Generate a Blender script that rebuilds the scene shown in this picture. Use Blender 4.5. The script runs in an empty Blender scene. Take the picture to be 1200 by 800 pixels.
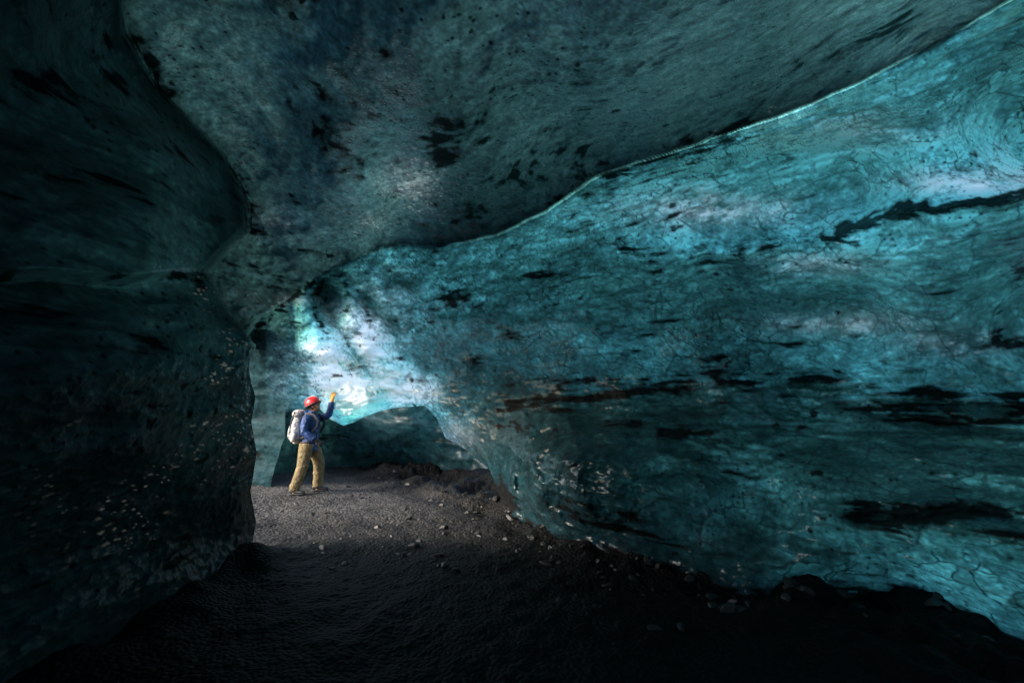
import bpy, bmesh, math, random
import numpy as np
from mathutils import Vector, Matrix
random.seed(4); rng=np.random.default_rng(7)
C=bpy.context.scene.collection
SC=bpy.context.scene
SC.view_settings.view_transform='Standard'
try: SC.view_settings.look='None'
except Exception: pass
SC.view_settings.exposure=0
F=533.33; P0=math.radians(8.5); CP,SP=math.cos(P0),math.sin(P0); H=1.6

# ------------------------------------------------------------------ numpy noise
def _h(i,j,k,s):
    n=(i*374761393+j*668265263+k*1274126177+s*974711)&0xffffffff
    n=((n^(n>>13))*1103515245)&0xffffffff
    n=((n^(n>>15))*2246822519)&0xffffffff
    return ((n^(n>>16))&0xffff)/65535.0
def vnoise(x,y,z,s=0):
    xi=np.floor(x).astype(np.int64);yi=np.floor(y).astype(np.int64);zi=np.floor(z).astype(np.int64)
    fx=x-xi;fy=y-yi;fz=z-zi
    fx=fx*fx*(3-2*fx);fy=fy*fy*(3-2*fy);fz=fz*fz*(3-2*fz)
    r=0
    for a in (0,1):
        for b in (0,1):
            for c in (0,1):
                w=(fx if a else 1-fx)*(fy if b else 1-fy)*(fz if c else 1-fz)
                r=r+w*_h(xi+a,yi+b,zi+c,s)
    return r*2-1
def fbm(x,y,z,o=4,s=0):
    r=0;a=1.0;t=0
    for i in range(o):
        r=r+a*vnoise(x,y,z,s+i*17);t+=a;a*=.55
        x,y,z=(.8*x+.6*z)*2.03+3.1,y*2.03+1.7+.3*x,(.8*z-.6*x)*2.03+5.3
    return r/t
def ridged(x,y,z,o=4,s=0):
    r=0;a=1.0;t=0
    for i in range(o):
        r=r+a*(1-2*np.abs(vnoise(x,y,z,s+i*13)));t+=a;a*=.5;x=x*2.03+3.1;y=y*2.03+1.7;z=z*2.03+5.3
    return r/t
def worley(x,y,z,s=0):
    xi=np.floor(x).astype(np.int64);yi=np.floor(y).astype(np.int64);zi=np.floor(z).astype(np.int64)
    f1=np.full(x.shape,9.0);f2=np.full(x.shape,9.0);idr=np.zeros(x.shape)
    for a in (-1,0,1):
        for b in (-1,0,1):
            for c in (-1,0,1):
                i,j,k=xi+a,yi+b,zi+c
                h1=_h(i,j,k,s)
                d=(i+h1-x)**2+(j+_h(i,j,k,s+1)-y)**2+(k+_h(i,j,k,s+2)-z)**2
                m=d<f1
                f2=np.where(m,f1,np.minimum(f2,d));idr=np.where(m,h1,idr);f1=np.where(m,d,f1)
    return np.sqrt(f1),np.sqrt(f2),idr
def sst(a,b,x):
    t=np.clip((x-a)/(b-a),0,1);return t*t*(3-2*t)
def rbf(pts):
    P=np.array([[p[0]/100,p[1]/100] for p in pts]);V=np.array([p[2] for p in pts],float)
    n=len(P);d=np.linalg.norm(P[:,None]-P[None],axis=2)
    K=np.where(d>0,d*d*np.log(d+1e-12),0)+np.eye(n)*0.02
    A=np.zeros((n+3,n+3));A[:n,:n]=K;A[:n,n]=1;A[:n,n+1:]=P;A[n,:n]=1;A[n+1:,:n]=P.T
    w=np.linalg.solve(A,np.concatenate([V,[0,0,0]]))
    def f(px,py):
        x=px/100;y=py/100
        r=w[n]+w[n+1]*x+w[n+2]*y
        for i in range(n):
            d2=(x-P[i,0])**2+(y-P[i,1])**2
            r=r+w[i]*.5*d2*np.log(d2+1e-12)
        return r
    return f
def segdist(px,py,line):
    best=np.full(px.shape,1e9);bx=np.zeros(px.shape);by=np.zeros(px.shape)
    for (ax,ay),(cx,cy) in zip(line[:-1],line[1:]):
        dx,dy=cx-ax,cy-ay;L=dx*dx+dy*dy+1e-9
        t=np.clip(((px-ax)*dx+(py-ay)*dy)/L,0,1)
        qx=ax+t*dx;qy=ay+t*dy;d=np.hypot(px-qx,py-qy)
        m=d<best;best=np.where(m,d,best);bx=np.where(m,qx,bx);by=np.where(m,qy,by)
    return best,bx,by
def inside(px,py,poly):
    r=np.zeros(px.shape,bool);n=len(poly)
    for i in range(n):
        x1,y1=poly[i];x2,y2=poly[(i+1)%n]
        if y1==y2: continue
        c=((y1>py)!=(y2>py))&(px<(x2-x1)*(py-y1)/(y2-y1)+x1)
        r^=c
    return r
def dirs(px,py):
    u=(px-600)/F;v=(400-py)/F
    return u,CP-SP*v,SP+CP*v
def wiggle(line,amp=3,s=1):
    out=[]
    for (a,b),(c,d) in zip(line[:-1],line[1:]):
        m=max(1,int(math.hypot(c-a,d-b)/12))
        if math.hypot(c-a,d-b)>900:m=1
        for k in range(m):
            t=k/m;x=a+(c-a)*t;y=b+(d-b)*t
            q=np.array([x/24.0]);w=np.array([y/24.0])
            out.append((x+amp*float(fbm(q,w,q*0+s,3)[0]),y+amp*float(fbm(q,w,q*0+s+9,3)[0])))
    out.append(line[-1]);return out

# ------------------------------------------------------------------ cave surfaces
Lb=wiggle([(100,-300),(138,-40),(146,40),(190,112),(262,185),(288,240),(288,268),(240,318),(256,358),(282,388),(298,404),(303,440),(305,560),(306,660),(306,900)],3)
Lpoly=[(-3000,-3000),(-100,-3000)]+Lb+[(306,3500),(-3000,3500)]
Rb=wiggle([(270,420),(286,396),(304,372),(340,350),(366,326),(385,318),(420,300),(455,287),(520,288),(580,275),(640,247),(700,207),(820,167),(930,130),(1000,100),(1085,58),(1160,15),(1230,-30),(1500,-200),(3000,-1200)],3,s=4)
Rpoly=Rb+[(3000,3500),(270,3500)]
Pl=wiggle([(288,720),(293,660),(300,612),(293,575),(301,530),(295,495),(300,465),(291,435),(293,410),(299,402),(304,425),(308,480),(310,530),(310,582),(315,582)],2.2,s=7)[:-1]+wiggle([(315,582),(320,560),(326,535),(337,508),(349,486),(360,474),(369,474),(378,482),(388,491),(402,498),(430,489),(462,478),(498,474),(512,490),(522,512),(548,529),(572,548),(583,575),(592,605),(592,720)],4,s=7)
Ql=[(312,720),(314,440),(640,440),(640,720)]
FOOT=[(580,575),(595,612),(640,634),(700,650),(760,674),(870,708),(1000,702),(1080,714),(1200,762),(1300,800)]

def L(p): 
    r=[]
    for px,py,Y in p:
        u,dy,dz=dirs(px,py);r.append((px,py,math.log(Y/dy)))
    return r
fR=rbf(L([(590,600,7.5),(640,625,6.25),(700,640,5.5),(760,665,4.95),(870,700,4.3),(1000,690,4.3),(1080,700,4.1),(1200,750,3.5),(1400,780,2.8),
 (600,800,7.2),(800,800,4.6),(1000,800,4.3),(1200,870,3.4),(1500,900,2.5),(470,700,8.6),
 (560,540,9.0),(620,545,6.4),(700,560,5.1),(800,570,4.55),(880,600,4.7),(950,580,4.2),(1100,600,3.55),(1200,620,3.15),(1350,600,2.8),
 (520,470,8.9),(620,475,7.5),(700,468,6.8),(800,455,6.1),(950,448,5.5),(1100,462,4.75),(1200,472,4.15),(1350,480,3.3),
 (450,370,8.4),(560,380,7.4),(700,385,5.9),(850,375,4.95),(1000,370,4.35),(1200,360,3.55),(1350,350,3.0),
 (780,305,6.3),(880,300,5.8),(1000,288,5.45),(1100,258,5.1),(1200,232,4.6),
 (640,310,7.0),(700,280,6.6),(800,250,5.8),(900,245,5.0),(1000,225,4.5),(1200,175,3.6),(1350,150,3.2),
 (420,312,8.1),(520,295,7.9),(600,275,7.6),(700,212,7.2),(820,172,6.5),(930,138,5.9),(1050,85,5.2),(1200,0,4.4),(1350,-80,3.7),
 (400,345,8.15),(410,380,8.5),(390,400,9.0),(430,420,9.0),(400,440,9.35),(380,457,9.6),(440,450,9.3),(480,455,9.2),(400,490,9.0),(435,480,9.0),(470,470,9.1),(505,480,9.1),(530,505,9.1),
 (340,400,8.9),(360,430,9.4),(320,450,9.6),(345,452,9.6),(345,368,8.4),(305,380,8.3),(280,420,9.6),(262,480,10.2),(310,500,9.9),(262,600,10.3),(320,600,9.9)]))
fC=rbf(L([(600,0,3.0),(900,0,3.1),(1050,0,3.6),(1140,-10,4.0),(1200,-80,3.3),(1400,-220,2.6),(200,0,3.2),(300,100,4.3),(430,60,3.5),(500,110,3.9),(620,110,4.4),(700,90,3.9),(780,110,4.5),(900,60,4.0),(1000,60,4.6),(1090,50,5.0),
 (930,120,5.4),(820,150,5.8),(700,190,6.5),(640,232,6.9),(580,266,7.4),(520,280,7.75),(455,276,7.9),(400,300,8.0),(300,280,7.2),(310,200,5.9),(280,320,7.0),(285,385,7.3),(340,340,7.8),(370,318,7.9),(400,200,5.4),(460,180,5.3),(540,225,6.2),(430,250,6.6),
 (150,-150,2.4),(600,-150,2.3),(1000,-150,2.4),(0,0,2.9),(0,300,4),(1100,200,5),(800,300,6.5),(500,350,8)]))
fQ=rbf([(x,y,math.log(Y)) for x,y,Y in [(320,540,11.2),(340,500,11.3),(360,480,11.2),(400,510,12.8),(400,545,12.9),(440,520,12.2),(480,500,11.3),(470,545,13.2),(510,500,11.6),(530,540,11.8),(560,560,11.6),(450,640,12.8),(330,640,11.5),(420,490,12.4),(500,470,11.4)]])

def blobs(px,py,bl):
    r=np.zeros(px.shape)
    for x,y,sx,sy,a in bl: r=np.maximum(r,a*np.exp(-((px-x)/sx)**2-((py-y)/sy)**2))
    return r
def disp(px,py,t,fine=1.0,parts=False,mL=0.0):
    u,dy,dz=dirs(px,py);x=u*t;y=dy*t;z=H+dz*t
    wx=x+.3*fbm(x*.6,y*.6,z*.6,2,91);wz=z+.2*fbm(x*.5,y*.5,z*.5,2,57)
    big=.17*fbm(wx*.7,y*.7,wz*1.2,3,3)+.12*ridged(wx*.6,y*.6,wz*1.9,3,21)
    big=big+blobs(px,py,[(680,555,130,75,1),(560,470,60,70,.5),(1050,640,160,60,.5)])*(.34*ridged(x*.9,y*.9,z*1.5,4,25)+.14*ridged(x*2.1,y*2.1,z*2.6,3,27))
    cup=.3+.7*sst(-.15,.3,fbm(x*.5,y*.5,z*.5,2,8))
    low=mL*sst(360,470,py);hi=mL-low
    cup=cup*(1-mL)+mL*(.6+.4*cup)
    sm=.05*fbm(wx*2.6,y*2.6,wz*3.6,3,33)*(1-.4*hi-.3*low)
    f1,_,_=worley(wx*2.6,y*2.6,wz*4.4,71)
    sm=sm+.080*f1*f1*cup*(1-.85*mL)
    f1,_,_=worley(wx*6.0,y*6.0,wz*10,75)
    sm=sm+.048*f1*f1*cup*(1-.45*low-.7*hi)
    f1,_,_=worley(x*12,y*12,z*19,76)
    surf_mask=blobs(px,py,[(690,560,140,70,1)])
    sm=sm+(.010*fine+.022*low+.014*surf_mask)*f1*f1
    sm=sm+fine*.008*vnoise(wx*14,y*14,wz*20,78)
    sm=sm*(1-.7*blobs(px,py,[(316,510,16,75,1)])*(1-mL))
    if parts: return big,sm
    return big+sm
def fold(px,py):
    fz=blobs(px,py,[(410,405,75,75,1),(345,415,28,35,.6)])
    qx=px+9*fbm(px/34.,py/34.,px*0+3.3,3,301);qy=py+9*fbm(px/34.,py/34.,px*0+7.7,3,302)
    a=np.hypot(qx-366,qy-262);th=np.arctan2(qy-262,qx-366)
    r1=1-2*np.abs(np.sin(th*8.0+a/70.));r2=1-2*np.abs(np.sin(a/26.+2.1*th))
    knob=.42*np.exp(-((px-384)/17.)**2-((py-352)/28.)**2)
    return fz*(.18*r1+.12*r2)+knob
def rawR(px,py): return np.exp(fR(px,py))-fold(px,py)
def tRonly(px,py):
    t=rawR(px,py);return t-disp(px,py,t)
def warp(px,py,a=11.):
    return px+a*fbm(px/45.,py/45.,px*0+1.1,4,311),py+a*fbm(px/45.,py/45.,px*0+5.1,4,312)
def t1(px,py,want=False):
    u,dy,dz=dirs(px,py)
    tl=2.75/np.maximum(-u,.06)
    tl=tl*(1+.10*np.sin(py/95.0+px/300.)*sst(900,300,py)-.11*sst(334,316,py+4*np.sin(px/30.))*sst(90,250,py)*sst(250,170,px)-.07*sst(330,440,py)*sst(640,520,py))
    tl=np.minimum(tl,5.4)
    tl=np.minimum(tl,2.75/np.maximum(dz,.1))
    tc=np.exp(fC(px,py));tr=rawR(px,py)
    dL,_,_=segdist(px,py,Lb);sL=np.where(inside(px,py,Lpoly),dL,-dL)
    dR,_,_=segdist(px,py,Rb);inR=inside(px,py,Rpoly);sR=np.where(inR,dR,-dR)
    mR=sst(-2,3,sR)
    out=np.maximum.reduce([-px,px-1200,-py-20,py-860,px*0])
    w=sst(0,350,out)
    pc=3.0/np.maximum(dz,.12);pr=4.9/np.maximum(.84*u+.53*dy,.15)
    tc=np.exp(np.log(np.clip(tc,.8,12))*(1-w)+np.log(np.clip(pc,.8,12))*w)
    tr=np.exp(np.log(np.clip(tr,.8,14))*(1-w)+np.log(np.clip(np.minimum(pr,np.where(dz>.1,3.3/np.maximum(dz,.1),99)),.8,14))*w)
    # the left mass meets the roof in a rounded crease; its free end below is sharp
    tl=tl+np.clip(tc-tl,0,4)*.5*np.exp(-np.clip(sL,0,999)/18.)*sst(262,215,py)
    k=sst(402,360,py)
    mL=sst(-2-5*k,2+4*k,sL)
    qx,qy=warp(px,py)
    tr=tr+.16*field(qx,qy,ledges)
    t=tc*(1-mR)+tr*mR
    t=t*(1-mL)+tl*mL
    dP,_,_=segdist(px,py,Pl);inP=inside(px,py,Pl)
    amp=np.where(px<302,.06,np.where(px<335,0,.4))
    t=t+np.exp(-(np.where(inP,0,dP)/8.)**2)*amp
    big,sm=disp(px,py,t,np.where(mR>.5,1,.35)*1.0,True,mL)
    t=t-(big+sm)*sst(0,3,t)
    if want: return t,mL,mR,sR,sL,dP,sm
    return t

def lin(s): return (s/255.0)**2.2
def tf(l): return rbf([(x,y,math.log(lin(s))) for x,y,s in l])  # brightness by position: light and shade painted into the ice tint
lightmap=tf([(1100,90,138),(1000,150,156),(850,215,172),(700,245,136),(600,295,118),(500,312,112),(450,350,100),(950,250,176),(1150,200,170),(1100,330,98),(900,350,94),(700,350,90),(600,400,78),(520,420,76),(800,400,90),(1000,395,128),(1150,400,98),(900,450,72),(1100,460,72),(700,460,60),(620,450,54),(600,540,46),(700,540,56),(800,540,84),(900,560,102),(1050,560,118),(1150,560,120),(1000,500,92),(1000,630,96),(1150,690,105),(850,650,44),(700,610,28),(1250,300,100),(1250,600,90),(1250,100,110),(560,500,56),
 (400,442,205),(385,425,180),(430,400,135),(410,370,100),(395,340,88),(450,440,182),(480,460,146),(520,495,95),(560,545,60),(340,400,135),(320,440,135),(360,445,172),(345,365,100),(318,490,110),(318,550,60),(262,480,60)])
lightmapC=tf([(600,50,66),(800,50,68),(400,50,64),(300,100,60),(200,40,60),(1000,20,70),(500,150,54),(700,150,48),(450,230,75),(480,215,88),(540,240,38),(350,200,56),(330,262,76),(620,200,42),(300,320,56),(350,320,66),(900,90,46),(600,-200,40),(1200,-60,60),(300,-200,30)])
lightmapL=tf([(50,100,20),(200,200,34),(100,250,32),(270,240,24),(100,350,34),(230,350,46),(60,300,34),(50,450,12),(200,450,24),(250,520,24),(100,600,6),(250,600,11),(-200,300,10),(0,800,3),(-100,-100,10),(290,480,20)])
lightmapQ=tf([(335,500,30),(330,540,20),(400,510,28),(450,510,42),(480,500,50),(440,540,20),(500,540,28),(420,490,36)])
ledges=[([(760,456),(850,444),(950,449),(1050,459),(1250,482)],10,1.0),([(800,298),(860,297),(930,290),(985,280),(1045,252),(1085,243),(1230,222)],9,1.0),([(980,468),(1100,489),(1230,508)],8,.7),([(1000,604),(1120,594),(1230,615)],9,.6)]
strokes=[([(600,480),(680,468),(760,456),(850,442),(950,447),(1050,457),(1250,480)],11,1.6),([(600,480),(760,458),(850,444),(950,449),(1250,482)],26,.95),([(830,432),(900,438),(960,448)],20,1.15),([(800,474),(900,470),(1000,462)],16,.8),
([(985,278),(1010,265),(1045,250),(1085,243)],12,1.7),([(740,298),(860,296),(930,288),(985,280)],9,1.2),([(1085,243),(1230,222)],9,1.35),([(980,468),(1100,487),(1230,506)],14,1.25),
([(700,215),(800,165),(870,115),(905,60)],34,.6),([(512,140),(520,190),(542,240)],20,.85),([(20,92),(150,100),(200,160),(270,200),(290,250)],16,.9),
([(146,30),(190,112),(262,185),(290,245),(288,268)],14,1.1),([(60,210),(200,215)],14,.7),([(296,308),(322,300)],11,1.0),([(20,378),(100,370),(180,400)],14,.8),([(-20,328),(120,326),(250,322)],6,.9),  # the stroke down the left-roof ridge is painted shade, not sediment
([(1000,600),(1120,592),(1230,612)],17,1.1),([(1165,405),(1225,420)],15,1.2),([(725,286),(765,302)],12,1.05),([(515,342),(545,340)],10,1.0),([(600,482),(700,492),(830,505)],20,.95),
([(700,70),(690,130)],24,.55),([(860,100),(880,95)],15,.95),([(895,60),(905,75)],18,.9),([(590,610),(640,600),(720,615),(860,660)],20,.75),([(660,400),(760,395)],14,.5),
([(1190,300),(1198,330)],14,1.0),([(400,105),(470,140)],40,.55),([(540,150),(640,170)],34,.6),([(560,210),(620,225),(640,225)],24,.65),(FOOT,19,1.7),
([(690,200),(830,160),(930,128)],14,.6),([(383,318),(372,345),(370,368),(382,392),(384,410)],4,1.3),([(430,360),(436,384)],5,.9),([(404,330),(410,350),(402,372)],4,.9),([(600,300),(660,330),(640,420),(630,470)],10,.4),([(860,120),(1000,60),(1060,20)],24,.55),([(300,384),(340,352),(372,326),(400,322)],5,1.3)]
def field(px,py,ls):
    r=np.zeros(px.shape)
    for l,w,s in ls:
        d,_,_=segdist(px,py,l);r=np.maximum(r,s*np.exp(-(d/w)**2))
    return r
painted_glow=[(840,245,90,20,.5),(990,378,80,14,.45),(1150,212,90,14,.55),(480,218,34,30,.5),(330,350,40,10,.3),(320,262,28,20,.5),(955,310,60,12,.4),(1120,400,70,14,.35),(1000,150,90,20,.25),(430,255,30,14,.4),  # highlights and the arch glow, painted as paler ice colour
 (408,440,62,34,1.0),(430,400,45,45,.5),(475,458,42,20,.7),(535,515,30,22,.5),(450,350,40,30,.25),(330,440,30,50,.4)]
painted_glints=[(840,235,130,30,1.0),(1000,290,110,14,.7),(990,378,120,20,.9),(1150,205,120,18,1.0),(480,218,42,42,.8),(430,258,60,16,.7),(325,262,35,25,.8),(335,350,60,14,.5),(700,570,120,60,.35),(640,500,60,40,.35),(1000,150,130,30,.6),(1100,400,90,22,.6),(1020,560,120,50,.45),(420,410,70,50,.9)]  # where pale flecks are painted into the tint as specular glints
painted_glintsL=[(190,570,100,75,.30),(260,480,45,120,.30),(60,385,60,14,.15),(240,345,45,20,.3)]

def ice_look(co,cl,sed_shade,whi,gain,cr=1.0,speck=1.0,con=1.0,grey=0.0,relief=0.0,gl=0.0,front=1.0,blue=0.0,surf_mask=1.0):
    x,y,z=co[:,0],co[:,1],co[:,2]
    wx=x+.05*fbm(x*.9,y*.9,z*.9,3,201);wy=y+.05*fbm(x*.9,y*.9,z*.9,3,202);wz=z+.05*fbm(x*.9,y*.9,z*.9,3,203)
    m=fbm(wx*.9,wy*.9,wz*1.5,4,210);m2=fbm(wx*3.9,wy*3.9,wz*4.8,5,211);m3=fbm(x*17,y*17,z*19,3,212);m4=vnoise(x*52,y*52,z*52,213)
    T=cl*np.exp(con*(.8*m+.7*m2)+.8*m3+.4*m4+relief)
    jx=.03*fbm(x*9,y*9,z*9,3,220);jz=.03*fbm(x*9,y*9,z*9,3,221)
    pat=sst(-.15,.12,fbm(x*.8,y*.8,z*.8,3,222));pat2=sst(-.05,.17,fbm(x*1.1,y*1.1,z*1.1,3,229))
    brk=.35+.65*sst(-.25,.2,m2+.7*m3)
    f1,f2_,idc=worley((wx+jx)*1.5,(wy)*1.5,(wz+jz)*2.3,223)
    c1=(1-sst(.004,.035,f2_-f1))*brk
    T*=1+.45*cr*(idc-.5)
    f1,f2_,idc=worley((wx+jx)*4.2,(wy)*4.2,(wz+jz)*6.2,226)
    c2=(1-sst(.01,.07,f2_-f1))*pat*brk
    T*=1+.45*cr*(idc-.5)*pat
    f1,f2_,idc=worley((wx+jx)*9,(wy)*9,(wz+jz)*12,227)
    c3=(1-sst(.02,.13,f2_-f1))*pat2*brk
    T*=1+.35*cr*(idc-.5)
    T*=1-.7*cr*c1
    T*=1-.85*cr*c2
    T*=1-.6*cr*c3
    sk=fbm(wx*3,wy*3,wz*13,4,235);lens=sst(.12,.30,sk+.4*m3)*np.clip(whi*1.5,0,1)  # pale streaks painted into the tint as bright highlights
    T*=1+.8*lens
    n=.5+(.40*fbm(wx*1.0,wy*1.0,wz*6.0,5,240)+.38*fbm(wx*5,wy*5,wz*12,4,241)+.30*fbm(wx*2.2,wy*2.2,wz*26,3,242))*1.05
    q=n+sed_shade*.27
    blk=sst(.77,.90,q)*.96
    T*=1-.55*sst(.60,.84,q)
    f1,_,idr=worley(wx*5.0,wy*5.0,wz*5.5,250)
    r=.03+.27*idr**3
    sp=(1-sst(r*.7,r,f1+.20*m3))*sst(-.05,.2,fbm(x*.7,y*.7,z*.7,3,252))*speck
    f1,_,idr=worley(wx*14,wy*14,wz*15,255)
    sp=np.maximum(sp,(1-sst(.16,.28,f1+.12*m3))*(idr>.35)*sst(-.16,.1,fbm(x*.9,y*.9,z*.9,3,256))*speck*.95)
    blk=np.maximum(blk,np.clip(sp,0,1)*.92)
    T*=1-.96*blk
    T=np.clip(T*gain,0,1.0)
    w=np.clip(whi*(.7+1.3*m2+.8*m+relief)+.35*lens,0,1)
    g=grey[:,None]
    DEEP=np.array([.185,.76,.70])[None]*(1-g)+np.array([.21,.59,.60])[None]*g
    DEEP=DEEP*(1+np.asarray(blue).reshape(-1,1)*np.array([-.35,-.12,.12])[None])
    PALE=np.array([.86,.90,.84])[None]
    col=(DEEP*(1-w[:,None])+PALE*w[:,None])*T[:,None]
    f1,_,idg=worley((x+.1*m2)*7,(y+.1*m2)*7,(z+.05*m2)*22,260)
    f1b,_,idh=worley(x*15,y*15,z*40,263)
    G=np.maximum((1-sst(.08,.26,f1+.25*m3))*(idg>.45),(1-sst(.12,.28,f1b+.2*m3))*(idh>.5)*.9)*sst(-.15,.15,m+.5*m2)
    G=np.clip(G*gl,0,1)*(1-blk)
    col=col*(1-.6*G[:,None])+np.array([.74,.80,.78])[None]*(G*.9)[:,None]*np.clip(.25+2.2*T,0,1)[:,None]  # glint flecks blended into the ice colour
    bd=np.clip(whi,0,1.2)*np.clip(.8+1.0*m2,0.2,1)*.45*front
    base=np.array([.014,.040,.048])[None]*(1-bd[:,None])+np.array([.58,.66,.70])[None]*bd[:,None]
    base=base*np.exp(.9*m2+.5*m3)[:,None]*(1-blk[:,None])+np.array([.010,.009,.009])[None]*blk[:,None]
    wt_=np.clip(surf_mask+0*x,0,1)*(1-.8*blk)
    return {'tint':np.clip(col,0,.92),'surface_tone':np.clip(base,0,.85),'wetness':np.repeat(wt_[:,None],3,1)}

def build_mesh(name,co,faces,attrs,mat):
    me=bpy.data.meshes.new(name)
    used=np.unique(faces);mp=np.full(len(co),-1);mp[used]=np.arange(len(used))
    v=co[used].astype(np.float32);f=mp[faces].astype(np.int32)
    me.vertices.add(len(v));me.vertices.foreach_set('co',v.ravel())
    me.loops.add(f.size);me.loops.foreach_set('vertex_index',f.ravel())
    me.polygons.add(len(f));me.polygons.foreach_set('loop_start',np.arange(0,f.size,4,dtype=np.int32))
    try: me.polygons.foreach_set('loop_total',np.full(len(f),4,dtype=np.int32))
    except Exception: pass
    me.update(calc_edges=True);me.validate()
    for k,a_ in attrs.items():
        a=me.attributes.new(k,'FLOAT_COLOR','POINT')
        a.data.foreach_set('color',np.ascontiguousarray(np.concatenate([a_[used],np.ones((len(used),1))],1),dtype=np.float32).ravel())
    me.polygons.foreach_set('use_smooth',[True]*len(me.polygons))
    me.materials.append(mat)
    o=bpy.data.objects.new(name,me);C.objects.link(o);return o
def tag(o,label,cat,group=None,kind=None):
    o['label']=label;o['category']=cat
    if group:o['group']=group
    if kind:o['kind']=kind
    return o
def grid(xs,ys):
    px,py=np.meshgrid(xs,ys);n=len(xs)
    i=np.arange(len(ys)-1)[:,None]*n+np.arange(n-1)[None]
    f=np.stack([i,i+1,i+n+1,i+n],-1).reshape(-1,4)
    return px.ravel().astype(float),py.ravel().astype(float),f

# ------------------------------------------------------------------ materials
class N:
    def __init__(s,name):
        s.m=bpy.data.materials.new(name);s.m.use_nodes=True;s.t=s.m.node_tree;s.t.nodes.clear();s.out=s.t.nodes.new('ShaderNodeOutputMaterial')
    def n(s,typ,props=None,**inp):
        nd=s.t.nodes.new(typ)
        for k,v in (props or {}).items(): setattr(nd,k,v)
        for k,v in inp.items():
            k2=k.replace('_',' ')
            key=int(k[1:]) if k[0]=='i' and k[1:].isdigit() else k2
            s.set(nd.inputs[key],v)
        return nd
    def set(s,sock,v):
        if isinstance(v,bpy.types.NodeSocket): s.t.links.new(v,sock)
        elif isinstance(v,bpy.types.Node): s.t.links.new(v.outputs[0],sock)
        else: sock.default_value=v
    def math(s,op,a,b=0.0,clamp=False):
        return s.n('ShaderNodeMath',{'operation':op,'use_clamp':clamp},i0=a,i1=b).outputs[0]
    def mr(s,v,a,b,c,d,smooth=True):
        nd=s.n('ShaderNodeMapRange',{'interpolation_type':'SMOOTHSTEP' if smooth else 'LINEAR'})
        s.set(nd.inputs[0],v)
        for i,x in enumerate((a,b,c,d)): nd.inputs[i+1].default_value=x
        return nd.outputs[0]
    def noise(s,vec,scale,detail=5,rough=.6,dist=0,out=0):
        return s.n('ShaderNodeTexNoise',Vector=vec,Scale=scale,Detail=detail,Roughness=rough,Distortion=dist).outputs[out]
    def mix(s,f,a,b,bt='MIX'):
        nd=s.n('ShaderNodeMix',{'data_type':'RGBA','blend_type':bt})
        s.set(nd.inputs[0],f);s.set(nd.inputs[6],a);s.set(nd.inputs[7],b);return nd.outputs[2]
def rgb(*c): return (*c,1.0)

def ice_mat(name,rough=.15,ior=1.5):
    s=N(name);tc=s.n('ShaderNodeTexCoord').outputs['Object']
    tint=s.n('ShaderNodeAttribute',{'attribute_name':'tint'}).outputs['Color']
    base=s.n('ShaderNodeAttribute',{'attribute_name':'surface_tone'}).outputs['Color']
    surf_mask=s.n('ShaderNodeAttribute',{'attribute_name':'wetness'}).outputs['Fac']
    n=s.noise(tc,22,2,.5)
    bp=s.n('ShaderNodeBump',Strength=.6,Distance=.018,Height=n)
    tr=s.n('ShaderNodeBsdfTranslucent',Color=tint)
    pr=s.n('ShaderNodeBsdfPrincipled',Base_Color=base,Roughness=s.mr(surf_mask,0,1,.6,rough,False),IOR=ior,Normal=bp)
    s.set(pr.inputs['Specular IOR Level'],s.math('MULTIPLY',surf_mask,.5))
    s.set(s.out.inputs[0],s.n('ShaderNodeAddShader',i0=tr,i1=pr));return s.m
ICE=ice_mat('glacier_ice');ICEL=ice_mat('dark_clear_ice',.12,1.31)

def ground_mat():
    s=N('black_volcanic_gravel');tc=s.n('ShaderNodeTexCoord').outputs['Object']
    v=s.n('ShaderNodeTexVoronoi',Vector=tc,Scale=28.0)
    n1=s.noise(tc,1.1,4,.65);n2=s.noise(tc,36,3,.7)
    surf_mask=s.n('ShaderNodeAttribute',{'attribute_name':'lit_floor'}).outputs['Fac']
    c=s.mix(s.mr(n1,.35,.68,0,1),rgb(.038,.035,.034),rgb(.094,.088,.084))
    g=s.n('ShaderNodeSeparateColor',i0=v.outputs['Color']).outputs[0]
    c=s.mix(s.mr(g,.3,1,0,.7),c,rgb(.16,.152,.146))
    c=s.mix(s.mr(n2,.32,.58,.8,0),c,rgb(.012,.011,.011))
    c=s.mix(surf_mask,rgb(.003,.003,.003),c)  # painted light pool: colour drops to black outside the lit floor
    h=s.math('ADD',s.math('MULTIPLY',v.outputs['Distance'],-.9),s.math('MULTIPLY',n2,.5))
    b=s.n('ShaderNodeBump',Strength=.9,Distance=.025,Height=h)
    p=s.n('ShaderNodeBsdfPrincipled',Base_Color=c,Roughness=.65,Normal=b)
    p.inputs['Specular IOR Level'].default_value=.15
    s.set(s.out.inputs[0],p);return s.m
GR=ground_mat()

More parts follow.
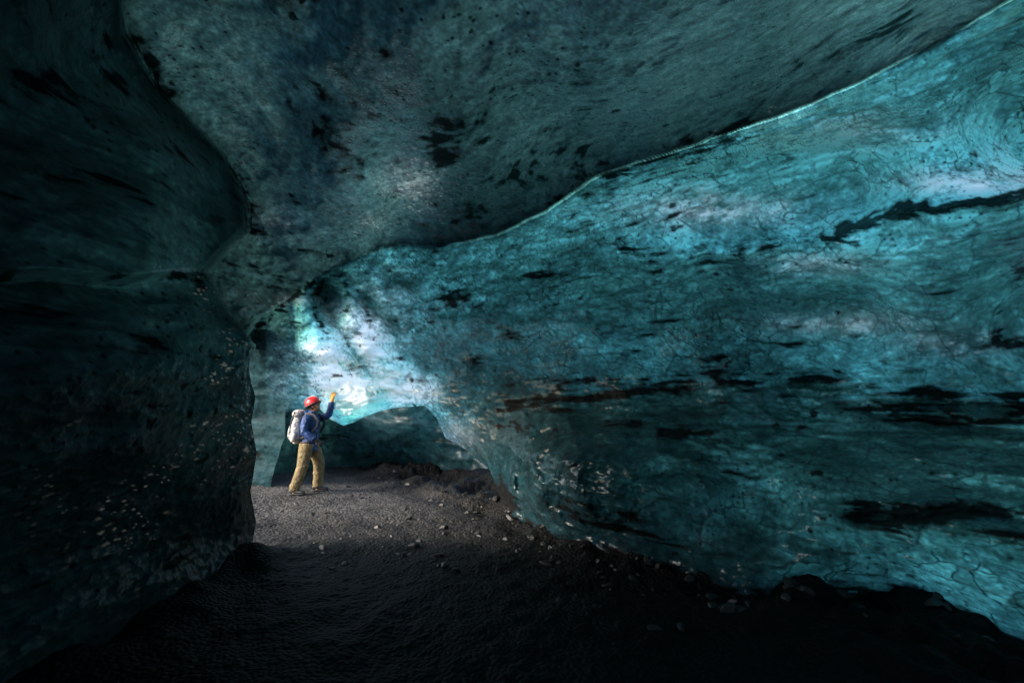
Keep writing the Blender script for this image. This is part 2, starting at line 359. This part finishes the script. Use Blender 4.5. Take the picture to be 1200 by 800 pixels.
# ------------------------------------------------------------------ main shell
st_=1.25
xs=np.concatenate([np.arange(-1000,-90,50),np.arange(-90,-5,12),np.arange(-4,1205,st_),np.arange(1212,1300,12),np.arange(1310,2000,50)])
ys=np.concatenate([np.arange(-1000,-60,50),np.arange(-60,-5,10),np.arange(-4,805,st_),np.arange(815,1500,50)])
px,py,fc=grid(xs,ys)
inP=inside(px,py,Pl)
keep=~inP[fc].all(1);fc=fc[keep]
d,bx,by=segdist(px,py,Pl)
edgev=np.zeros(len(px),bool);edgev[np.unique(fc)]=True;edgev&=inP
px=np.where(edgev,bx,px);py=np.where(edgev,by,py)
t,mL,mR,sR,sL,dP,sm=t1(px,py,True)
u,dy,dz=dirs(px,py)
co=np.stack([u*t,dy*t,H+dz*t],1)
fc=fc[~(co[fc][:,:,2]<-.35).all(1)]
used=np.unique(fc);mp=np.full(len(co),-1);mp[used]=np.arange(len(used));fc=mp[fc]
co,px,py,mL,mR,sR,sL,dP,sm=[a[used] for a in (co,px,py,mL,mR,sR,sL,dP,sm)]
left_dim=1-.84*sst(385,325,px)  # tint painted darker left of the arch to offset sunlight through it
cl=np.exp(lightmapC(px,py))*.40*(1-mR)+np.exp(lightmap(px,py))*mR*left_dim
cl=cl*(1-mL)+np.exp(lightmapL(px,py))*.27*mL
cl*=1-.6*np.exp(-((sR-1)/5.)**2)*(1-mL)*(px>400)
cl*=1-.75*np.exp(-np.abs(sL)/14.)*(py<400)  # shade painted along both seams to subdue the lit step faces
out=np.maximum.reduce([-px,px-1200,-py,py-800,px*0])
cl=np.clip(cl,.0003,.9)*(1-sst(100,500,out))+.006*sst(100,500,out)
isR=mR*(1-mL)
fo=fold(px,py)*isR
relief=-9.0*(sm-.055)-5.0*np.clip(fo,-.25,.35)  # relief shading for the tint: ridges painted darker, hollows brighter
wpx,wpy=warp(px,py)
sed_shade=np.where((px<450)&(py>290)&(py<430),field(px,py,strokes),field(wpx,wpy,strokes))
gl=blobs(px,py,painted_glints)*(1-mL)+blobs(px,py,painted_glintsL)*mL
surf_mask=1-.93*np.exp(-(sL/15.)**4)*(py<400)
surf_mask*=1-.9*np.exp(-((sR+2)/7.)**4)*(1-mL)
surf_mask*=1-.93*sst(420,360,px)*isR                       # frosted, unpolished ice on the arch
surf_mask*=1-.45*blobs(px,py,[(600,470,70,60,1)])*isR
surf_mask*=1-.45*mL
at=ice_look(co,cl,sed_shade,blobs(px,py,painted_glow)*(1-mL)*(.6+.4*mR),1.7,cr=.35+.65*isR,speck=1.0,con=.42+.58*isR,grey=(1-isR)*(1-.5*mL),relief=np.clip(relief,-1.3,1)*(.6+.4*isR),gl=gl*(.6+.4*isR),front=sst(345,385,px)*isR,blue=mL*.8+.1*(1-mR)*(1-mL),surf_mask=surf_mask)
fl=mL[fc].mean(1)>.5;fr=(mR[fc].mean(1)>.5)&~fl;fcg=~(fl|fr)
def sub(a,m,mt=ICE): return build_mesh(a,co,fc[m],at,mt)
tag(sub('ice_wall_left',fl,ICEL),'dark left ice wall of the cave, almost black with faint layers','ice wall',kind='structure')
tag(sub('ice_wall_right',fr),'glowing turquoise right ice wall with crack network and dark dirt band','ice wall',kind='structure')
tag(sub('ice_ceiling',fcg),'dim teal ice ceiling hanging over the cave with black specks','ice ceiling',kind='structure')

# ------------------------------------------------------------------ chamber behind
px,py,f2c=grid(np.arange(262,612,1.8),np.arange(385,690,1.8))
q=np.exp(fQ(px,py))
dQ,_,_=segdist(px,py,Ql);inQ=inside(px,py,Ql);sQ=np.where(inQ,dQ,-dQ);mQ=sst(-1,3,sQ)
u,dy,dz=dirs(px,py)
a2=tRonly(px,py)+.02
q=q/dy;q=q-disp(px,py,q)
t=a2*(1-mQ)+q*mQ
inP=inside(px,py,Pl);dP,_,_=segdist(px,py,Pl)
t=np.where(~inP&(px>313),np.maximum(t,a2+.6),t)
co=np.stack([u*t,dy*t,H+dz*t],1)
f2c=f2c[~(co[f2c][:,:,2]<-.35).all(1)]
far=(~inP)&(dP>12)&(px>313)
f2c=f2c[~far[f2c].all(1)]
cl=np.clip((np.exp(lightmap(px,py))*(1-mQ)*.16+np.exp(lightmapQ(px,py))*1.15*mQ),.001,.4)
at=ice_look(co,cl,.0*px,.0*px,1.7,grey=0*px+.2,front=0*px,surf_mask=.1+.5*mQ*sst(350,400,px))
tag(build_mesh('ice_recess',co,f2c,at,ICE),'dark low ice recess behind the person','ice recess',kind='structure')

# vault added behind the camera to limit sky light; roof hole cut for glints
ths=np.linspace(-.25,math.pi+.25,60);yy=np.linspace(1.0,-8,40)
A,B=np.meshgrid(ths,yy);A=A.ravel();B=B.ravel()
nx=len(ths);i=np.arange(len(yy)-1)[:,None]*nx+np.arange(nx-1)[None];ff=np.stack([i,i+1,i+nx+1,i+nx],-1).reshape(-1,4)
ca,sa=np.cos(A),np.sin(A)
rx=np.sign(ca)*np.abs(ca)**.6;rz=np.sign(sa)*np.abs(sa)**.6
k=1-.85*sst(-1,-8,B)
X=1.05+rx*4.4*k+1.2*(1-k);Z=rz*5.2*k+1.2*(1-k)
n=.3*fbm(X*.7,B*.7,Z*.7,4,5)*sst(1.0,-1,B)
co=np.stack([X-ca*n,B,Z-sa*n],1)
glint_hole=(np.hypot((co[:,0]-1.2)/1.5,(co[:,1]+1.9)/1.1)<1)&(co[:,2]>3.2)
ff=ff[~glint_hole[ff].all(1)]
at={'tint':np.tile([[.002,.012,.014]],(len(co),1)),'surface_tone':np.tile([[.02,.05,.06]],(len(co),1)),'wetness':np.ones((len(co),3))}
tag(build_mesh('added_vault',co,ff,at,ICE),'added dark ice vault behind the viewpoint, limiting the sky light','ice vault',kind='structure')

# ------------------------------------------------------------------ ground
def gh(x,y):
    x=np.asarray(x,float);y=np.asarray(y,float);z0=x*0
    near=np.exp(-((x+3.9)**2+(y-9.2)**2)/.6)
    h=.09*fbm(x*.55,y*.55,z0+2,4,40)+.035*fbm(x*3,y*3,z0,4,44)
    s=(x+.13)*.84+(y-7.5)*.53
    h=h+.22*sst(-.9,.3,s)*(.35+1.5*fbm(x*2.4,y*2.4,z0,4,48))
    h=h+.17*np.exp(-((x+2.75)/.38)**2)*sst(6.2,4.9,y)*(.7+1.0*fbm(x*2,y*2,z0,3,49))
    return h*(1-near)
def ax(a,b,st,ext):
    c=np.arange(a,b,st)
    d=st;v=a;lo=[]
    while v>-ext: d*=1.35;v-=d;lo.append(v)
    d=st;v=c[-1];hi=[]
    while v<ext: d*=1.35;v+=d;hi.append(v)
    return np.concatenate([lo[::-1],c,hi])
gx,gy,gf=grid(ax(-6.5,4.5,.022,300),ax(1.5,14,.026,300))
sm_=np.exp(-np.maximum(0,np.hypot(gx,gy-7)-12)/6)
gz=gh(gx,gy)
f1,_,_=worley(gx*5,gy*5,gx*0,63);f1b,_,_=worley(gx*11,gy*11,gx*0,66)
lump=.055*np.maximum(0,.55-f1)*sst(-.05,.3,fbm(gx*.8,gy*.8,gx*0,2,68))+.024*np.maximum(0,.6-f1b)
gz=gz+lump*sm_
dn=fbm(gx*.9,gy*.9,gx*0,4,70)
lit_mask=np.clip(sst(4.9,7.7,gy+1.4*dn)*sst(.1,-1.8,(gx+.13)*.84+(gy-7.5)*.53+.6*dn)+.012,0,1)  # lit floor beneath the arch painted brighter, foreground shade painted black
lit_mask3=np.repeat(lit_mask[:,None],3,1)
tag(build_mesh('ground',np.stack([gx,gy,gz],1),gf,{'lit_floor':lit_mask3},GR),'black volcanic gravel floor of the cave, lit beneath the arch','ground',kind='structure')

# loose stones
def simple(name,col,rough=.6,metal=0,nz=0,scale=40,bump=.3,dist=.004,col2=None):
    s=N(name);tc=s.n('ShaderNodeTexCoord').outputs['Object'];n=s.noise(tc,scale,3)
    c=s.mix(s.mr(n,.35,.65,0,1),rgb(*col),rgb(*(col2 or [x*.7 for x in col])))
    b=s.n('ShaderNodeBump',Strength=bump,Distance=dist,Height=n)
    p=s.n('ShaderNodeBsdfPrincipled',Base_Color=c,Roughness=rough,Metallic=metal,Normal=b);s.set(s.out.inputs[0],p);return s.m
ST=simple('wet_basalt',(.014,.013,.013),.4,scale=14,dist=.01,col2=(.04,.038,.037))
protos=[]
for k in range(7):
    bm=bmesh.new();bmesh.ops.create_icosphere(bm,subdivisions=3,radius=1)
    P=np.array([v.co[:] for v in bm.verts])
    r=1+.35*fbm(P[:,0]*1.1+k*7,P[:,1]*1.1,P[:,2]*1.1,3,80)
    for v,q_ in zip(bm.verts,r): v.co=Vector((v.co.x*q_*1.2,v.co.y*q_,v.co.z*q_*.65))
    for c_ in range(7):
        nn=Vector((random.uniform(-1,1),random.uniform(-1,1),random.uniform(-.3,1))).normalized();dd=random.uniform(.45,.7)
        for v in bm.verts:
            e=v.co.dot(nn)-dd
            if e>0: v.co-=nn*e*.95
    me=bpy.data.meshes.new('stone');bm.to_mesh(me);bm.free();me.materials.append(ST);protos.append(me)
def stone(x,y,s,label,group):
    o=bpy.data.objects.new('stone',random.choice(protos));C.objects.link(o)
    o.scale=(s,s*random.uniform(.7,1.1),s*random.uniform(.6,1));o.rotation_euler=(random.uniform(-.3,.3),random.uniform(-.3,.3),random.uniform(0,6.28))
    o.location=(x,y,float(gh(x,y))+s*.25);tag(o,label,'stone',group)
foot=[(-.35,9.2),(-.13,7.5),(.45,6.25),(1.0,5.5),(1.4,4.95),(1.98,4.2),(3.07,4.3),(3.6,3.5)]
for k in range(130):
    i=random.randrange(len(foot)-1);a_=random.random()
    fx=foot[i][0]*(1-a_)+foot[i+1][0]*a_;fy=foot[i][1]*(1-a_)+foot[i+1][1]*a_
    o_=abs(random.gauss(.1,.5))+.05
    stone(fx-o_*.8,fy-o_*.55,random.choice([.02,.025,.03,.04,.05,.065]),'loose dark stone among the rubble along the foot of the right ice wall','stones along the foot of the right wall')
for k in range(100):
    y=random.uniform(4.6,11.5);x0=-.5*y+.1;x=random.uniform(x0,-.4)
    if math.hypot(x+3.85,y-9.2)<.6: continue
    stone(x,y,random.choice([.015,.02,.03,.045,.06]),'small loose stone on the lit gravel floor before the arch','stones on the lit gravel floor')

# ------------------------------------------------------------------ person
def loft(bm,path,ref=(1,0,0),n=18,cap=True):
    ref=Vector(ref);pts=[Vector(p[:3]) for p in path];rings=[]
    m=len(pts)
    for i,p in enumerate(path):
        T=(pts[min(i+1,m-1)]-pts[max(i-1,0)]).normalized()
        a=ref.cross(T)
        if a.length<.05:a=Vector((0,1,0)).cross(T)
        a.normalize();b=T.cross(a).normalized()
        rings.append([bm.verts.new(pts[i]+a*(p[3]*math.cos(2*math.pi*k/n))+b*(p[4]*math.sin(2*math.pi*k/n))) for k in range(n)])
    for r,s_ in zip(rings[:-1],rings[1:]):
        for k in range(n): bm.faces.new((r[k],r[(k+1)%n],s_[(k+1)%n],s_[k]))
    if cap: bm.faces.new(rings[0][::-1]);bm.faces.new(rings[-1])
def ball(bm,c,r,seg=16,rot=None):
    M=Matrix.Translation(c)@(rot or Matrix())@Matrix.Diagonal((r[0],r[1],r[2],1))
    bmesh.ops.create_uvsphere(bm,u_segments=seg*2,v_segments=seg,radius=1,matrix=M)
def box(bm,c,s,rot=None):
    bmesh.ops.create_cube(bm,size=1,matrix=Matrix.Translation(c)@(rot or Matrix())@Matrix.Diagonal((*s,1)))
def mk(name,bm,mat,parent=None,vox=None,smooth=3,bev=None):
    bmesh.ops.recalc_face_normals(bm,faces=bm.faces)
    me=bpy.data.meshes.new(name);bm.to_mesh(me);bm.free();me.materials.append(mat)
    for p in me.polygons:p.use_smooth=True
    o=bpy.data.objects.new(name,me);C.objects.link(o);o.parent=parent
    if bev:
        b=o.modifiers.new('b','BEVEL');b.width=bev;b.segments=3
    if vox:
        r=o.modifiers.new('r','REMESH');r.mode='VOXEL';r.voxel_size=vox;r.use_smooth_shade=True
        s_=o.modifiers.new('s','SMOOTH');s_.factor=.5;s_.iterations=smooth
    return o
SKIN=simple('skin',(.55,.32,.23),.5);BLUE=simple('blue_shell_fabric',(.012,.072,.28),.45,scale=16,bump=.9,dist=.05,col2=(.006,.028,.11))
TAN=simple('khaki_trouser_fabric',(.25,.19,.09),.8,scale=14,bump=.9,dist=.05,col2=(.15,.112,.052));BOOT=simple('dark_boot_leather',(.02,.018,.017),.5)
RED=simple('red_helmet_shell',(.80,.03,.04),.3,bump=.05);WHT=simple('white_shell',(.75,.74,.72),.4,bump=.05)
GLV=simple('yellow_glove_leather',(.72,.30,.03),.6);GLD=simple('dark_glove_leather',(.03,.03,.035),.6);PACK=simple('pale_grey_pack_fabric',(.70,.69,.67),.7,scale=12,bump=1,dist=.07,col2=(.34,.33,.32))
STR=simple('dark_webbing',(.03,.03,.035),.6);HAIR=simple('brown_hair',(.05,.03,.02),.7,scale=60);EYE=simple('eye_dark',(.02,.015,.012),.2)
PX,PY=-3.95,9.1
person=bpy.data.objects.new('person',None);C.objects.link(person);person.location=(PX,PY,float(gh(PX,PY))+.012)
tag(person,'person in a red helmet, blue jacket and khaki trousers reaching up to touch the ice','person')
hd=Vector((.035,0,1.66));tilt=Matrix.Rotation(math.radians(-24),4,'Y')
def hp(x,y,z): return hd+(tilt@Vector((x,y,z)))
legR=[(-.02,-.09,.93,.10,.11),(-.03,-.11,.82,.092,.10),(-.05,-.13,.62,.075,.08),(-.06,-.14,.5,.06,.065),(-.11,-.15,.32,.055,.06),(-.17,-.16,.12,.042,.045),(-.17,-.16,.05,.045,.05)]
legL=[(.0,.09,.93,.10,.11),(.04,.12,.80,.092,.10),(.10,.18,.62,.075,.08),(.115,.21,.5,.06,.065),(.105,.24,.32,.055,.06),(.09,.26,.12,.042,.045),(.09,.26,.05,.045,.05)]
torso=[(-.01,0,.86,.15,.10),(-.01,0,.95,.165,.115),(0,0,1.05,.155,.105),(0,0,1.18,.165,.115),(.0,0,1.32,.185,.125),(-.005,0,1.43,.17,.105),(0,0,1.49,.10,.07),(.012,0,1.53,.06,.06),(.025,0,1.60,.055,.058)]
armR=[(0,-.15,1.43,.065,.065),(-.01,-.205,1.39,.058,.06),(-.02,-.245,1.27,.05,.052),(-.01,-.265,1.16,.043,.046),(.09,-.255,1.09,.04,.042),(.18,-.235,1.03,.031,.033)]
armL=[(0,.15,1.43,.065,.065),(.06,.205,1.425,.058,.06),(.15,.235,1.44,.05,.052),(.235,.25,1.49,.043,.046),(.26,.265,1.61,.04,.042),(.265,.28,1.74,.031,.033)]
bm=bmesh.new()
loft(bm,torso);loft(bm,legR);loft(bm,legL);loft(bm,armR,(0,1,0));loft(bm,armL,(0,1,0))
ball(bm,hp(0,0,.02),(.098,.078,.115),rot=tilt);ball(bm,hp(.035,0,-.045),(.062,.056,.07),rot=tilt)
loft(bm,[(*hp(.088,0,.03),.010,.010),(*hp(.112,0,-.015),.015,.014),(*hp(.098,0,-.03),.012,.012)],(0,1,0),8)
for sg in (-1,1): ball(bm,hp(-.005,sg*.079,0),(.018,.009,.032),8,rot=tilt)
ball(bm,hp(.088,0,-.058),(.012,.024,.007),8,rot=tilt)
ball(bm,hp(.088,0,-.072),(.012,.022,.007),8,rot=tilt)
ball(bm,(-.17,-.16,.05),(.05,.045,.04));ball(bm,(.09,.26,.05),(.05,.045,.04))
mk('body',bm,SKIN,person,.009,2)
for sg in (-1,1):
    bm=bmesh.new();ball(bm,hp(.088,sg*.032,.022),(.011,.014,.009),8);mk('eye',bm,EYE,person)
bm=bmesh.new();ball(bm,hp(-.02,0,.015),(.094,.084,.10),rot=tilt);ball(bm,hp(-.05,0,-.05),(.055,.065,.06),rot=tilt);mk('hair',bm,HAIR,person,.008,2)
g=lambda path,k,e=0:[(p[0],p[1],p[2],p[3]+k,p[4]+k) for p in path]
bm=bmesh.new()
loft(bm,[(-.01,0,.80,.185,.145),(-.01,0,.90,.19,.15),(0,0,1.02,.178,.138),(0,0,1.18,.192,.148),(0,0,1.32,.21,.155),(-.005,0,1.43,.19,.13),(0,0,1.50,.115,.092),(.012,0,1.56,.085,.086)])
loft(bm,g(armR,.028),(0,1,0));loft(bm,g(armL,.028),(0,1,0))
for (cx,cy,cz) in ((-.01,-.262,1.15),(.235,.25,1.50)): ball(bm,(cx,cy,cz),(.070,.066,.070))
jk=mk('jacket',bm,BLUE,person,.011,3)
bm=bmesh.new();ball(bm,(-.075,0,1.52),(.075,.11,.06),rot=Matrix.Rotation(.3,4,'Y'));mk('hood',bm,BLUE,jk,.012,3)
bm=bmesh.new();loft(bm,[(-.01,0,.955,.197,.158),(-.01,0,.985,.197,.158)],cap=True);mk('hip_belt',bm,STR,jk)
bm=bmesh.new()
def tr(leg):
    r=[]
    for i,p in enumerate(leg):
        k=[.032,.032,.033,.040,.040,.046,.042][i];r.append((p[0],p[1],p[2]+(.03 if i==len(leg)-1 else 0),p[3]+k,p[4]+k))
    return r
loft(bm,tr(legR));loft(bm,tr(legL));loft(bm,[(-.01,0,.80,.160,.128),(-.01,0,.9,.176,.138),(-.01,0,.99,.16,.12)])
ball(bm,(-.16,-.16,.17),(.105,.09,.05));ball(bm,(.095,.26,.17),(.105,.09,.05));ball(bm,(-.05,-.14,.52),(.11,.10,.06));ball(bm,(.12,.21,.52),(.105,.10,.06));ball(bm,(-.09,-.15,.36),(.105,.095,.05));ball(bm,(.10,.23,.35),(.105,.095,.05))
mk('trousers',bm,TAN,person,.011,2)
for (hx,hy,rz) in ((-.18,-.16,-.12),(.08,.26,.05)):
    R=Matrix.Translation((hx,hy,0))@Matrix.Rotation(rz,4,'Z')
    bm=bmesh.new()
    loft(bm,[(-.085,0,.055,.036,.04),(-.05,0,.065,.044,.05),(.03,0,.065,.048,.05),(.11,0,.05,.052,.038),(.18,0,.045,.046,.032),(.215,0,.042,.03,.024)],(0,0,1),14)
    loft(bm,[(0,0,.05,.05,.055),(0,0,.15,.052,.056),(-.005,0,.2,.055,.06)])
    bmesh.ops.transform(bm,matrix=R,verts=bm.verts);b_=mk('boot',bm,BOOT,person,.01,2)
    bm=bmesh.new()
    loft(bm,[(-.1,0,.014,.036,.014),(-.05,0,.014,.05,.014),(.05,0,.014,.052,.014),(.13,0,.014,.058,.014),(.2,0,.016,.046,.014),(.232,0,.018,.025,.012)],(0,0,1),14)
    bmesh.ops.transform(bm,matrix=R,verts=bm.verts);mk('sole',bm,STR,b_)
def glove(origin,fwd,palmn,curl,side,mat):
    f=Vector(fwd).normalized();nrm=Vector(palmn);nrm=(nrm-f*nrm.dot(f)).normalized();w=f.cross(nrm).normalized()*side
    o=Vector(origin);bm=bmesh.new()
    P=lambda a,b,c:o+f*a+w*b+nrm*c
    loft(bm,[(*P(-.05,0,0),.04,.036),(*P(-.01,0,0),.036,.03),(*P(.03,0,0),.044,.02),(*P(.075,0,0),.046,.018),(*P(.09,0,0),.04,.014)],nrm,14)
    for b_,ln,da in ((-.033,.062,-.04),(-.011,.080,-.015),(.011,.086,.012),(.033,.076,.04)):
        p0=P(.078,b_,0);pts=[(*p0,.0115,.0115)];ang=0;cur=p0
        for sgm in range(3):
            ang+=curl;cur=cur+(f*math.cos(ang)+nrm*math.sin(ang)+w*da*5)*(ln*(.42,.32,.26)[sgm]);pts.append((*cur,.0112-.0012*sgm,.0112-.0012*sgm))
        loft(bm,pts,w,10)
    loft(bm,[(*P(.015,.035,.004),.015,.015),(*P(.045,.062,.012),.0135,.0135),(*P(.075,.075,.02),.0115,.0115),(*P(.09,.078,.026),.009,.009)],nrm,10)
    return mk('glove',bm,mat,person,.0045,1)
glove((.27,.29,1.79),(.10,.14,1),(.25,1,-.1),.10,1,GLV)
glove((.225,-.222,.995),(.8,.2,-.55),(-.3,1,-.3),.5,-1,GLD)
bm=bmesh.new();ball(bm,hp(-.010,0,.05),(.150,.128,.148),20,rot=tilt)
n_=tilt@Vector((0,0,1))
bmesh.ops.bisect_plane(bm,geom=bm.verts[:]+bm.edges[:]+bm.faces[:],plane_co=hp(0,0,.022),plane_no=n_,clear_inner=True)
hel=mk('helmet',bm,RED,person);so=hel.modifiers.new('s','SOLIDIFY');so.thickness=.012
for a in (-.06,0,.06):
    bm=bmesh.new()
    loft(bm,[(*hp(-.010+.143*math.cos(q_),a,.05+.150*math.sin(q_)*math.sqrt(1-(a/.128)**2)+.0),.009,.006) for q_ in np.linspace(.5,2.6,12)],(0,1,0),8)
    mk('helmet_ridge',bm,WHT if a==0 else RED,hel)
bm=bmesh.new();loft(bm,[(*hp(-.010+.153*math.cos(q_),.131*math.sin(q_),.030),.007,.012) for q_ in np.linspace(0,2*math.pi,30)],(0,0,1),8);mk('helmet_band',bm,STR,hel)
bm=bmesh.new();box(bm,hp(.150,0,.065),(.03,.05,.035),tilt);mk('headlamp',bm,WHT,hel,bev=.008)
bm=bmesh.new()
for sg in (-1,1): loft(bm,[(*hp(.0,sg*.1,.04),.006,.006),(*hp(.03,sg*.078,-.04),.006,.006),(*hp(.045,sg*.03,-.115),.006,.006),(*hp(.045,0,-.118),.006,.006)],(1,0,0),6)
mk('chin_strap',bm,STR,hel)
bp=bpy.data.objects.new('backpack',None);C.objects.link(bp);bp.location=(PX-.27,PY,person.location.z+.93);bp.rotation_euler=(0,.05,0)
tag(bp,'pale grey backpack with dark straps on the back of the person','backpack')
def rbox(cx,cy,z0,z1,sx,sy,steps=7,pinch=.8):
    r=[]
    for k in range(steps):
        t_=k/(steps-1);e=math.sin(math.pi*min(max(t_,.02),.98))**.28;r.append((cx,cy,z0+(z1-z0)*t_,sy*e,sx*e*(1-.12*t_)))
    return r
bm=bmesh.new();loft(bm,rbox(0,0,0,.56,.125,.165,12),n=24);mk('bag',bm,PACK,bp,.012,4)
bm=bmesh.new();loft(bm,rbox(0,0,.49,.66,.14,.17,8),n=24);mk('lid',bm,PACK,bp,.012,3)
bm=bmesh.new();loft(bm,rbox(-.115,0,.07,.36,.06,.12,8),n=20);mk('front_pocket',bm,PACK,bp,.01,3)
for sg in (-1,1):
    bm=bmesh.new();loft(bm,rbox(.0,sg*.165,.04,.25,.07,.045,8),n=16);mk('side_pocket',bm,PACK,bp,.01,3)
    bm=bmesh.new();loft(bm,[(.12,sg*.12,.1,.02,.006),(.20,sg*.20,.14,.02,.006),(.36,sg*.2,.24,.022,.006),(.435,sg*.17,.36,.024,.007),(.43,sg*.145,.47,.026,.007),(.33,sg*.135,.575,.028,.008),(.2,sg*.13,.585,.028,.008),(.11,sg*.12,.5,.024,.007)],(0,1,0),10);mk('shoulder_strap',bm,STR,bp)
    bm=bmesh.new();loft(bm,[(-.02,sg*.172,.62,.012,.004),(-.06,sg*.178,.45,.012,.004),(-.07,sg*.18,.27,.012,.004),(-.03,sg*.185,.15,.012,.004)],(0,1,0),8);mk('compression_strap',bm,STR,bp)

# ------------------------------------------------------------------ light
W=bpy.data.worlds.new('World');SC.world=W;W.use_nodes=True;wt=W.node_tree
sky=wt.nodes.new('ShaderNodeTexSky');sky.sky_type='NISHITA';sky.sun_disc=False
to=Vector((-.80,-.38,.47)).normalized();el=math.asin(to.z)
sky.sun_elevation=el;sky.sun_rotation=math.atan2(to.x,to.y);sky.dust_density=3;sky.air_density=1
bg=wt.nodes['Background'];wt.links.new(sky.outputs[0],bg.inputs[0]);bg.inputs[1].default_value=.45
sl=bpy.data.lights.new('sun','SUN');sl.energy=3.8;sl.angle=math.radians(16);sl.color=(1,.985,.97)
so=bpy.data.objects.new('sun',sl);C.objects.link(so);so.rotation_euler=to.to_track_quat('Z','Y').to_euler();so.location=(-20,0,20)
cam=bpy.data.cameras.new('camera');cam.lens=16;cam.sensor_width=36;cam.clip_end=2000;cam.clip_start=.05
co_=bpy.data.objects.new('camera',cam);C.objects.link(co_);co_.location=(0,0,H);co_.rotation_euler=(math.pi/2+P0,0,0);SC.camera=co_
